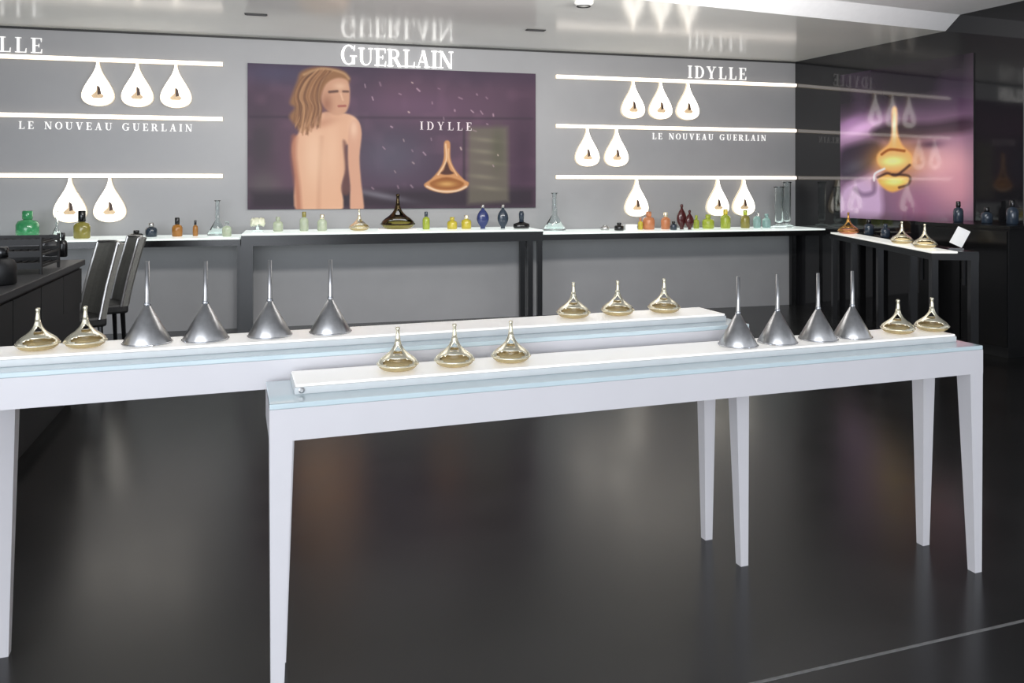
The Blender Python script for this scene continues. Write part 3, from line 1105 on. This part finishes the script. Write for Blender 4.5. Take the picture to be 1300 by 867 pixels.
bottle_round(wl(899, .3, HS), .17, .07, M['lime'], M['lime'], 'round lime bottle nearest the maroon bottles')
bottle_round(wl(921, .3, HS), .23, .06, M['lime'], M['yellow'], 'tall lime bottle with yellow stopper under a drop light')
bottle_round(wl(946, .3, HS), .22, .055, M['olive'], M['lime'], 'olive bottle with lime stopper under the drop light near black wall')
bottle_round(wl(961, .3, HS), .2, .045, M['teal'], M['glass'], 'pale teal bottle with clear stopper near the black wall')
bottle_round(wl(973, .3, HS), .17, .05, M['teal'], M['teal'], 'pale teal bottle with teal stopper near the black wall')
flask(wl(989, .3, HS), .5, .09, M['glass'], 'tall clear glass cylinder in the corner by the black wall', 1, 'glass_cylinder', 'vase')
flask(wl(999, .2, HS), .56, .08, M['glass'], 'tallest clear glass cylinder standing right in the corner', 1, 'glass_cylinder', 'vase')

# side counter by the lilac poster
ca, cbk = c_near + sn * .2, c_far + sn * .2


def sc_(x, z=HR, off=.1):
    q = on_line(x, c_near + sn * off, c_far + sn * off)
    return Vector((q.x, q.y, z))


rzs = -TH - .35
gs = gold_bottle('gold_bottle', 'gold_deep', 'orange')
place_gold(sc_(1077), rzs, 'orange and gold drop-shaped bottle on the lit side counter', 1.75, None, gs)
place_gold(sc_(1145), rzs, 'gold drop-shaped bottle on side counter between dark bottle and its twin', 1.5)
place_gold(sc_(1174), rzs, 'gold drop-shaped bottle at the end of side counter by the white card', 1.5)
bottle_round(sc_(1103, off=.27), .17, .05, M['slate'], M['black'], 'taller dark bottle on the side counter under the lilac poster')
bottle_round(sc_(1124, off=.27), .14, .045, M['slate'], M['slate'], 'shorter dark bottle on the side counter under the lilac poster')


def card(loc, rz, tilt, label, h=.2):
    o = empty('display_card', loc, rz)
    box('sheet', -.05, .05, -.004, .004, .0, h, M['card'], o, (0, 0, .036), (0, tilt, 0))
    box('foot', -.055, .055, -.04, .04, 0, .012, M['black'], o)
    tag(o, label, 'card')
    return o


card(sc_(1062, HR, .25), rzs, -.35, 'white card leaning beside the orange and gold bottle', .24)
cpt = on_line(1218, cb + Vector((-.1, 0)), cb + Vector((-.1, 0)) + rdir)
lc = sc_(1180, HR + .012, sw - .05)
q = on_line(1213, c_near + sn * (sw - .05), c_far + sn * (sw - .05))
lx_card = sc_(1213, HR, sw - .08)
card(lx_card, rzs, .45, 'white card leaning at the near end of the side counter', .15)

# dark bottles on the cabinet
for i, (yy, h, r) in enumerate(((.1, .2, .045), (-.2, .15, .05), (-.45, .22, .05))):
    q = cab.matrix_basis @ Vector((.05, yy, 0)) if False else Matrix.Translation(cab.location) @ Matrix.Rotation(cab.rotation_euler.z, 4, 'Z') @ Vector((.05, yy, CH))
    bottle_round(q, h, r, M['slate'], M['black'], ('dark bottle on the black cabinet, nearest the lilac poster', 'short dark bottle on the black cabinet, between two taller ones',
                                                  'dark bottle on the black cabinet, farthest from the lilac poster')[i])


# ------------------------------------------------------------------ the black counter, racks and chairs by the other side
HB = 0.98
b0 = ground(0, 375, HB).xy
b1 = ground(130, 320, HB).xy
b1 = b0 + (b1 - b0) * .75
bd = (b1 - b0)
bl_ = bd.length
bd.normalize()
bn = Vector((-bd.y, bd.x))
if bn.x > 0:
    bn = -bn
b00 = b0 - bd * .9
mid = (b00 + b1) / 2 + bn * .3
bc = empty('black_counter', (mid.x, mid.y, 0), math.atan2(bd.y, bd.x) - PI / 2)       # local y to the back wall, local -x away from the room
bl = (b1 - b00).length / 2
box('worktop', -.3, .3, -bl, bl, HB - .04, HB, M['dark_wall'], bc, bevel=.004)
box('body', -.28, .27, -bl + .03, bl - .03, .08, HB - .04, M['black_matt'], bc)
box('plinth', -.25, .22, -bl + .06, bl - .06, 0, .08, M['black_matt'], bc)
nd = 5
for k in range(nd):
    y0 = -bl + .04 + k * (2 * bl - .08) / nd
    box('front_panel', .27, .285, y0 + .006, y0 + (2 * bl - .08) / nd - .006, HB - .3, HB - .06, M['black_matt'], bc)
    tag(bc, 'long black counter holding a wire rack, beside the high-backed chairs', 'counter')


def bcp(x, off, z=HB):
    q = on_line(x, b0 + bn * off, b1 + bn * off)
    return Vector((q.x, q.y, z))


def rack(loc, rz, h, wd, dp, tiers, label):
    o = empty('wire_rack', loc, rz)
    for sx in (-1, 1):
        for sy in (-1, 1):
            bm = bmesh.new()
            add_tube(bm, [(sx * wd / 2, sy * dp / 2, 0), (sx * wd / 2, sy * dp / 2, h)], .009, 6)
            bm_obj('post', bm, M['black_matt'], o)
    for k in range(tiers):
        z = .04 + k * (h - .08) / (tiers - 1)
        bm = bmesh.new()
        for j in range(9):
            xx = -wd / 2 + wd * j / 8
            add_box(bm, xx - .006, xx + .006, -dp / 2, dp / 2, z, z + .01)
        for yy in (-dp / 2, dp / 2):
            add_box(bm, -wd / 2, wd / 2, yy - .008, yy + .008, z - .006, z + .03)
        bm_obj('shelf', bm, M['black_matt'], o)
    tag(o, label, 'rack')
    return o


brz = math.atan2(bd.y, bd.x) - PI / 2
rack(bcp(24, .22), brz, .22, .34, .45, 3, 'black three-tier wire rack on the black counter')
bottle_round(bcp(66, .3), .16, .05, M['dark_wall'], M['black'], 'dark grey bottle standing beyond the wire rack on the black counter')
bottle_round(bcp(80, .2), .18, .03, M['black'], M['black'], 'thin black bottle near the end of the black counter')
bottle_round(bcp(2, .12), .2, .07, M['black_matt'], M['black'], 'stout black bottle on the black counter before the wire rack')


def chair(loc, rz, label):
    o = empty('high_chair', loc, rz)      # faces local +x
    # curved padded back
    bm = bmesh.new()
    rows, cols = 9, 7
    gridf, gridb = [], []
    for i in range(rows):
        t = i / (rows - 1)
        z = .5 + .56 * t
        xo = -.16 - .14 * t ** 1.2
        wd = .21 - .02 * t
        gridf.append([bm.verts.new((xo - .05 * (1 - (2 * c / (cols - 1) - 1) ** 2) + .02, wd * (2 * c / (cols - 1) - 1), z)) for c in range(cols)])
        gridb.append([bm.verts.new((xo - .05 * (1 - (2 * c / (cols - 1) - 1) ** 2) - .03, wd * (2 * c / (cols - 1) - 1), z)) for c in range(cols)])
    for g, f in ((gridf, 0), (gridb, 1)):
        for i in range(rows - 1):
            for c in range(cols - 1):
                q = (g[i][c], g[i][c + 1], g[i + 1][c + 1], g[i + 1][c])
                bm.faces.new(q if f == 0 else tuple(reversed(q)))
    for i in range(rows - 1):
        bm.faces.new((gridf[i][0], gridf[i + 1][0], gridb[i + 1][0], gridb[i][0]))
        bm.faces.new((gridf[i + 1][-1], gridf[i][-1], gridb[i][-1], gridb[i + 1][-1]))
    for c in range(cols - 1):
        bm.faces.new((gridf[0][c + 1], gridf[0][c], gridb[0][c], gridb[0][c + 1]))
        bm.faces.new((gridf[-1][c], gridf[-1][c + 1], gridb[-1][c + 1], gridb[-1][c]))
    bk = bm_obj('backrest', bm, M['grey_leather'], o)
    bm = bmesh.new()
    for s in (-1, 1):
        add_tube(bm, [(-.14, s * .212, .5), (-.19, s * .206, .74), (-.275, s * .196, 1.06)], .012, 8)
    add_tube(bm, [(-.28, -.196, 1.062), (-.325, -.1, 1.066), (-.345, 0, 1.068), (-.325, .1, 1.066), (-.28, .196, 1.062)], .012, 8)
    bm_obj('edge_trim', bm, M['steel'], bk)
    box('seat', -.2, .22, -.21, .21, .44, .52, M['black_matt'], o, bevel=.02)
    for sx in (-.16, .18):
        for sy in (-.17, .17):
            bm = bmesh.new()
            add_tube(bm, [(sx * 1.12, sy * 1.1, 0), (sx, sy, .44)], [.014, .02], 8)
            bm_obj('leg', bm, M['black'], o)
    tag(o, label, 'chair')
    return o


c1 = ground(128, 446, 0.0)
q1 = plan((88 - 650) / F * 6.15, 6.15)
q2 = plan((124 - 650) / F * 6.85, 6.85)
chair((q1.x, q1.y, 0), math.radians(-148), 'dark grey high-backed chair right beside the black counter')
chair((q2.x, q2.y, 0), math.radians(-158), 'dark grey high-backed chair nearer the central counter')


# ------------------------------------------------------------------ the two white display tables
def white_table(fl_, fr_, wd, h, label, pin0, pin1):
    d = fr_ - fl_
    L = d.length
    d.normalize()
    rz = math.atan2(d.y, d.x)
    o = empty('display_table', (fl_.x, fl_.y, 0), rz)          # local x along the front edge, y to the back
    ap = .092
    tg = .016
    zt = h - tg
    t_ = .03
    box('front_apron', 0, L, 0, t_, zt - ap, zt, M['white'], o)
    box('back_apron', 0, L, wd - t_, wd, zt - ap, zt, M['white'], o)
    box('side_apron', 0, t_, t_, wd - t_, zt - ap, zt, M['white'], o)
    box('side_apron', L - t_, L, t_, wd - t_, zt - ap, zt, M['white'], o)
    box('table_deck', t_, L - t_, t_, wd - t_, zt - .03, zt - .001, M['white'], o)
    box('glass_top', .0, L, .0, wd, zt, h, M['top_glass'], o, bevel=.003)
    a0, a1 = .064, .034
    for sx in (0, 1):
        for sy in (0, 1):
            bm = bmesh.new()
            x0, y0 = sx * L + (.022 if sy and not sx else 0), sy * wd
            dx, dy = (1, -1)[sx], (1, -1)[sy]
            lo = [(x0 + dx * .004, y0 + dy * .002), (x0 + dx * (.004 + a1), y0 + dy * .002), (x0 + dx * (.004 + a1), y0 + dy * (.002 + a1)), (x0 + dx * .004, y0 + dy * (.002 + a1))]
            hi = [(x0 + dx * .0005, y0 + dy * .0005), (x0 + dx * a0, y0 + dy * .0005), (x0 + dx * a0, y0 + dy * a0), (x0 + dx * .0005, y0 + dy * a0)]
            vb = [bm.verts.new((*p, 0)) for p in lo]
            vt = [bm.verts.new((*p, zt - ap + .001)) for p in hi]
            bm.faces.new(vb)
            bm.faces.new(vt)
            for i in range(4):
                bm.faces.new((vb[i], vb[(i + 1) % 4], vt[(i + 1) % 4], vt[i]))
            bm_obj('leg', bm, M['white'], o)
    tag(o, label, 'table')
    # the raised light panel is a separate tray on the glass
    return o, L, rz


def light_tray(o, L, rz, x0, x1, y0, y1, h, label, screw):
    mid = o.location + Matrix.Rotation(rz, 3, 'Z') @ Vector(((x0 + x1) / 2, (y0 + y1) / 2, 0))
    r = empty('light_tray', (mid.x, mid.y, h), rz)
    X, Y = (x1 - x0) / 2, (y1 - y0) / 2
    box('tray_body', -X, X, -Y, Y, 0, .022, M['panel_side'], r, bevel=.002)
    box('lit_top', -X + .003, X - .003, -Y + .003, Y - .003, .022, .03, M['panel'], r, bevel=.003)
    for s in screw:
        bm = bmesh.new()
        add_lathe(bm, [(0, .0), (.009, 0), (.009, .004), (.005, .006), (0, .006)], 12)
        bm_obj('screw', bm, M['steel'], r, (s * (X - .02), -Y, .013), (PI / 2, 0, 0))
    tag(r, label, 'light tray')
    return r


h1 = 0.882
t1, L1, rz1 = white_table(ground(342, 514, h1).xy, ground(1248, 438.5, h1).xy, .29, h1,
                          'white display table with tapered legs standing before the other table', 0, 0)
light_tray(t1, L1, rz1, .075, L1 - .035, .09, .283, h1, 'glowing white tray on the table standing clear of the black counter', (-1,))
h2 = 0.957
q_ = plan(-1.58, 2.33), plan(.94, 3.212)
t2, L2, rz2 = white_table(q_[0], q_[1], .29, h2,
                          'white display table with tapered legs standing behind the other table', 0, 0)
light_tray(t2, L2, rz2, .02, L2 - .05, .085, .283, h2, 'glowing white tray on the table closer to the wall counters', ())


def tray_pt(tab, rz, x, yloc, h):
    a_ = tab.location.xy + (Matrix.Rotation(rz, 2) @ Vector((0, yloc)))
    b_ = tab.location.xy + (Matrix.Rotation(rz, 2) @ Vector((1, yloc)))
    q = on_line(x, a_, b_)
    return Vector((q.x, q.y, h + .0305))


# funnels: steel cone standing mouth-down with a long upright spout
def funnel():
    o = empty('steel_funnel', (0, 0, 0))
    link('cone', lathe_mesh('cone', [(.076, .0), (.0765, .003), (.0085, .124), (.0065, .124), (.074, .002), (.076, 0)], 30), M['steel'], o)
    link('spout', lathe_mesh('spout', [(.0085, .118), (.0088, .13), (.0078, .15), (.0062, .268), (.0048, .268), (.006, .15), (.006, .118)], 14), M['steel'], o)
    link('collar', lathe_mesh('collar', [(.009, .12), (.0106, .124), (.0104, .129), (.0088, .132)], 14), M['steel_bright'], o)
    bm = bmesh.new()
    add_tube(bm, [(.0762 * math.cos(2 * PI * k / 32), .0762 * math.sin(2 * PI * k / 32), .003) for k in range(33)], .0024, 6)
    bm_obj('rolled_rim', bm, M['steel_bright'], o, smooth=True)
    return o


fn = funnel()
fun_used = False
ordw = ('first', 'second', 'third', 'fourth')


def place_funnel(loc, label, sc=1.0):
    global fun_used
    o = copy_tree(fn) if fun_used else fn
    fun_used = True
    o.location = loc
    o.scale = (sc,) * 3
    o.rotation_euler = (0, 0, random.uniform(0, 6))
    tag(o, label, 'funnel', 'steel funnels on the display tables')
    return o


def face(x):
    return -TH - math.atan((x - 650.0) / F)


G1 = 'gold drop-shaped bottles on the display tables'
for i, x in enumerate((187, 261, 342.5, 419.5)):
    place_funnel(tray_pt(t2, rz2, x, .19, h2), 'steel funnel mouth-down on the table near the wall, %s from the black chairs' % ordw[i], (1.0, .98, .97, .95)[i])
for i, x in enumerate((937, 987, 1038.5, 1082)):
    place_funnel(tray_pt(t1, rz1, x, .18, h1), 'steel funnel mouth-down %s on the tray, counting from three bottles to two' % ('first', 'second', 'third', 'fourth')[i], (.95, .96, .95, .96)[i])
for i, x in enumerate((48, 108.5)):
    place_gold(tray_pt(t2, rz2, x, .18, h2), face(x) + .1, ('pale gold drop-shaped bottle at the tray end, one bottle away from the funnels',
                                                      'pale gold drop-shaped bottle beside the first steel funnel near the black chairs')[i], .97, G1)
for i, x in enumerate((728, 784, 843)):
    place_gold(tray_pt(t2, rz2, x, .2, h2), face(x), 'pale gold drop-shaped bottle, %s of three at the tray end nearest the black wall' % ('first', 'second', 'last')[i], 1.02, G1)
for i, x in enumerate((505, 577, 648.5)):
    place_gold(tray_pt(t1, rz1, x, .185, h1), face(x), 'pale gold drop-shaped bottle, %s of three by the tray end with a screw' % ('first', 'second', 'last')[i], 1.02, G1)
for i, x in enumerate((1140, 1183)):
    place_gold(tray_pt(t1, rz1, x, .185, h1), face(x) - .1, ('pale gold drop-shaped bottle right beside the last steel funnel',
                                                  'pale gold drop-shaped bottle at the very end of tray beyond the funnels')[i], 1.0, G1)
for o in bpy.data.objects:
    if 'used' in o:
        del o['used']
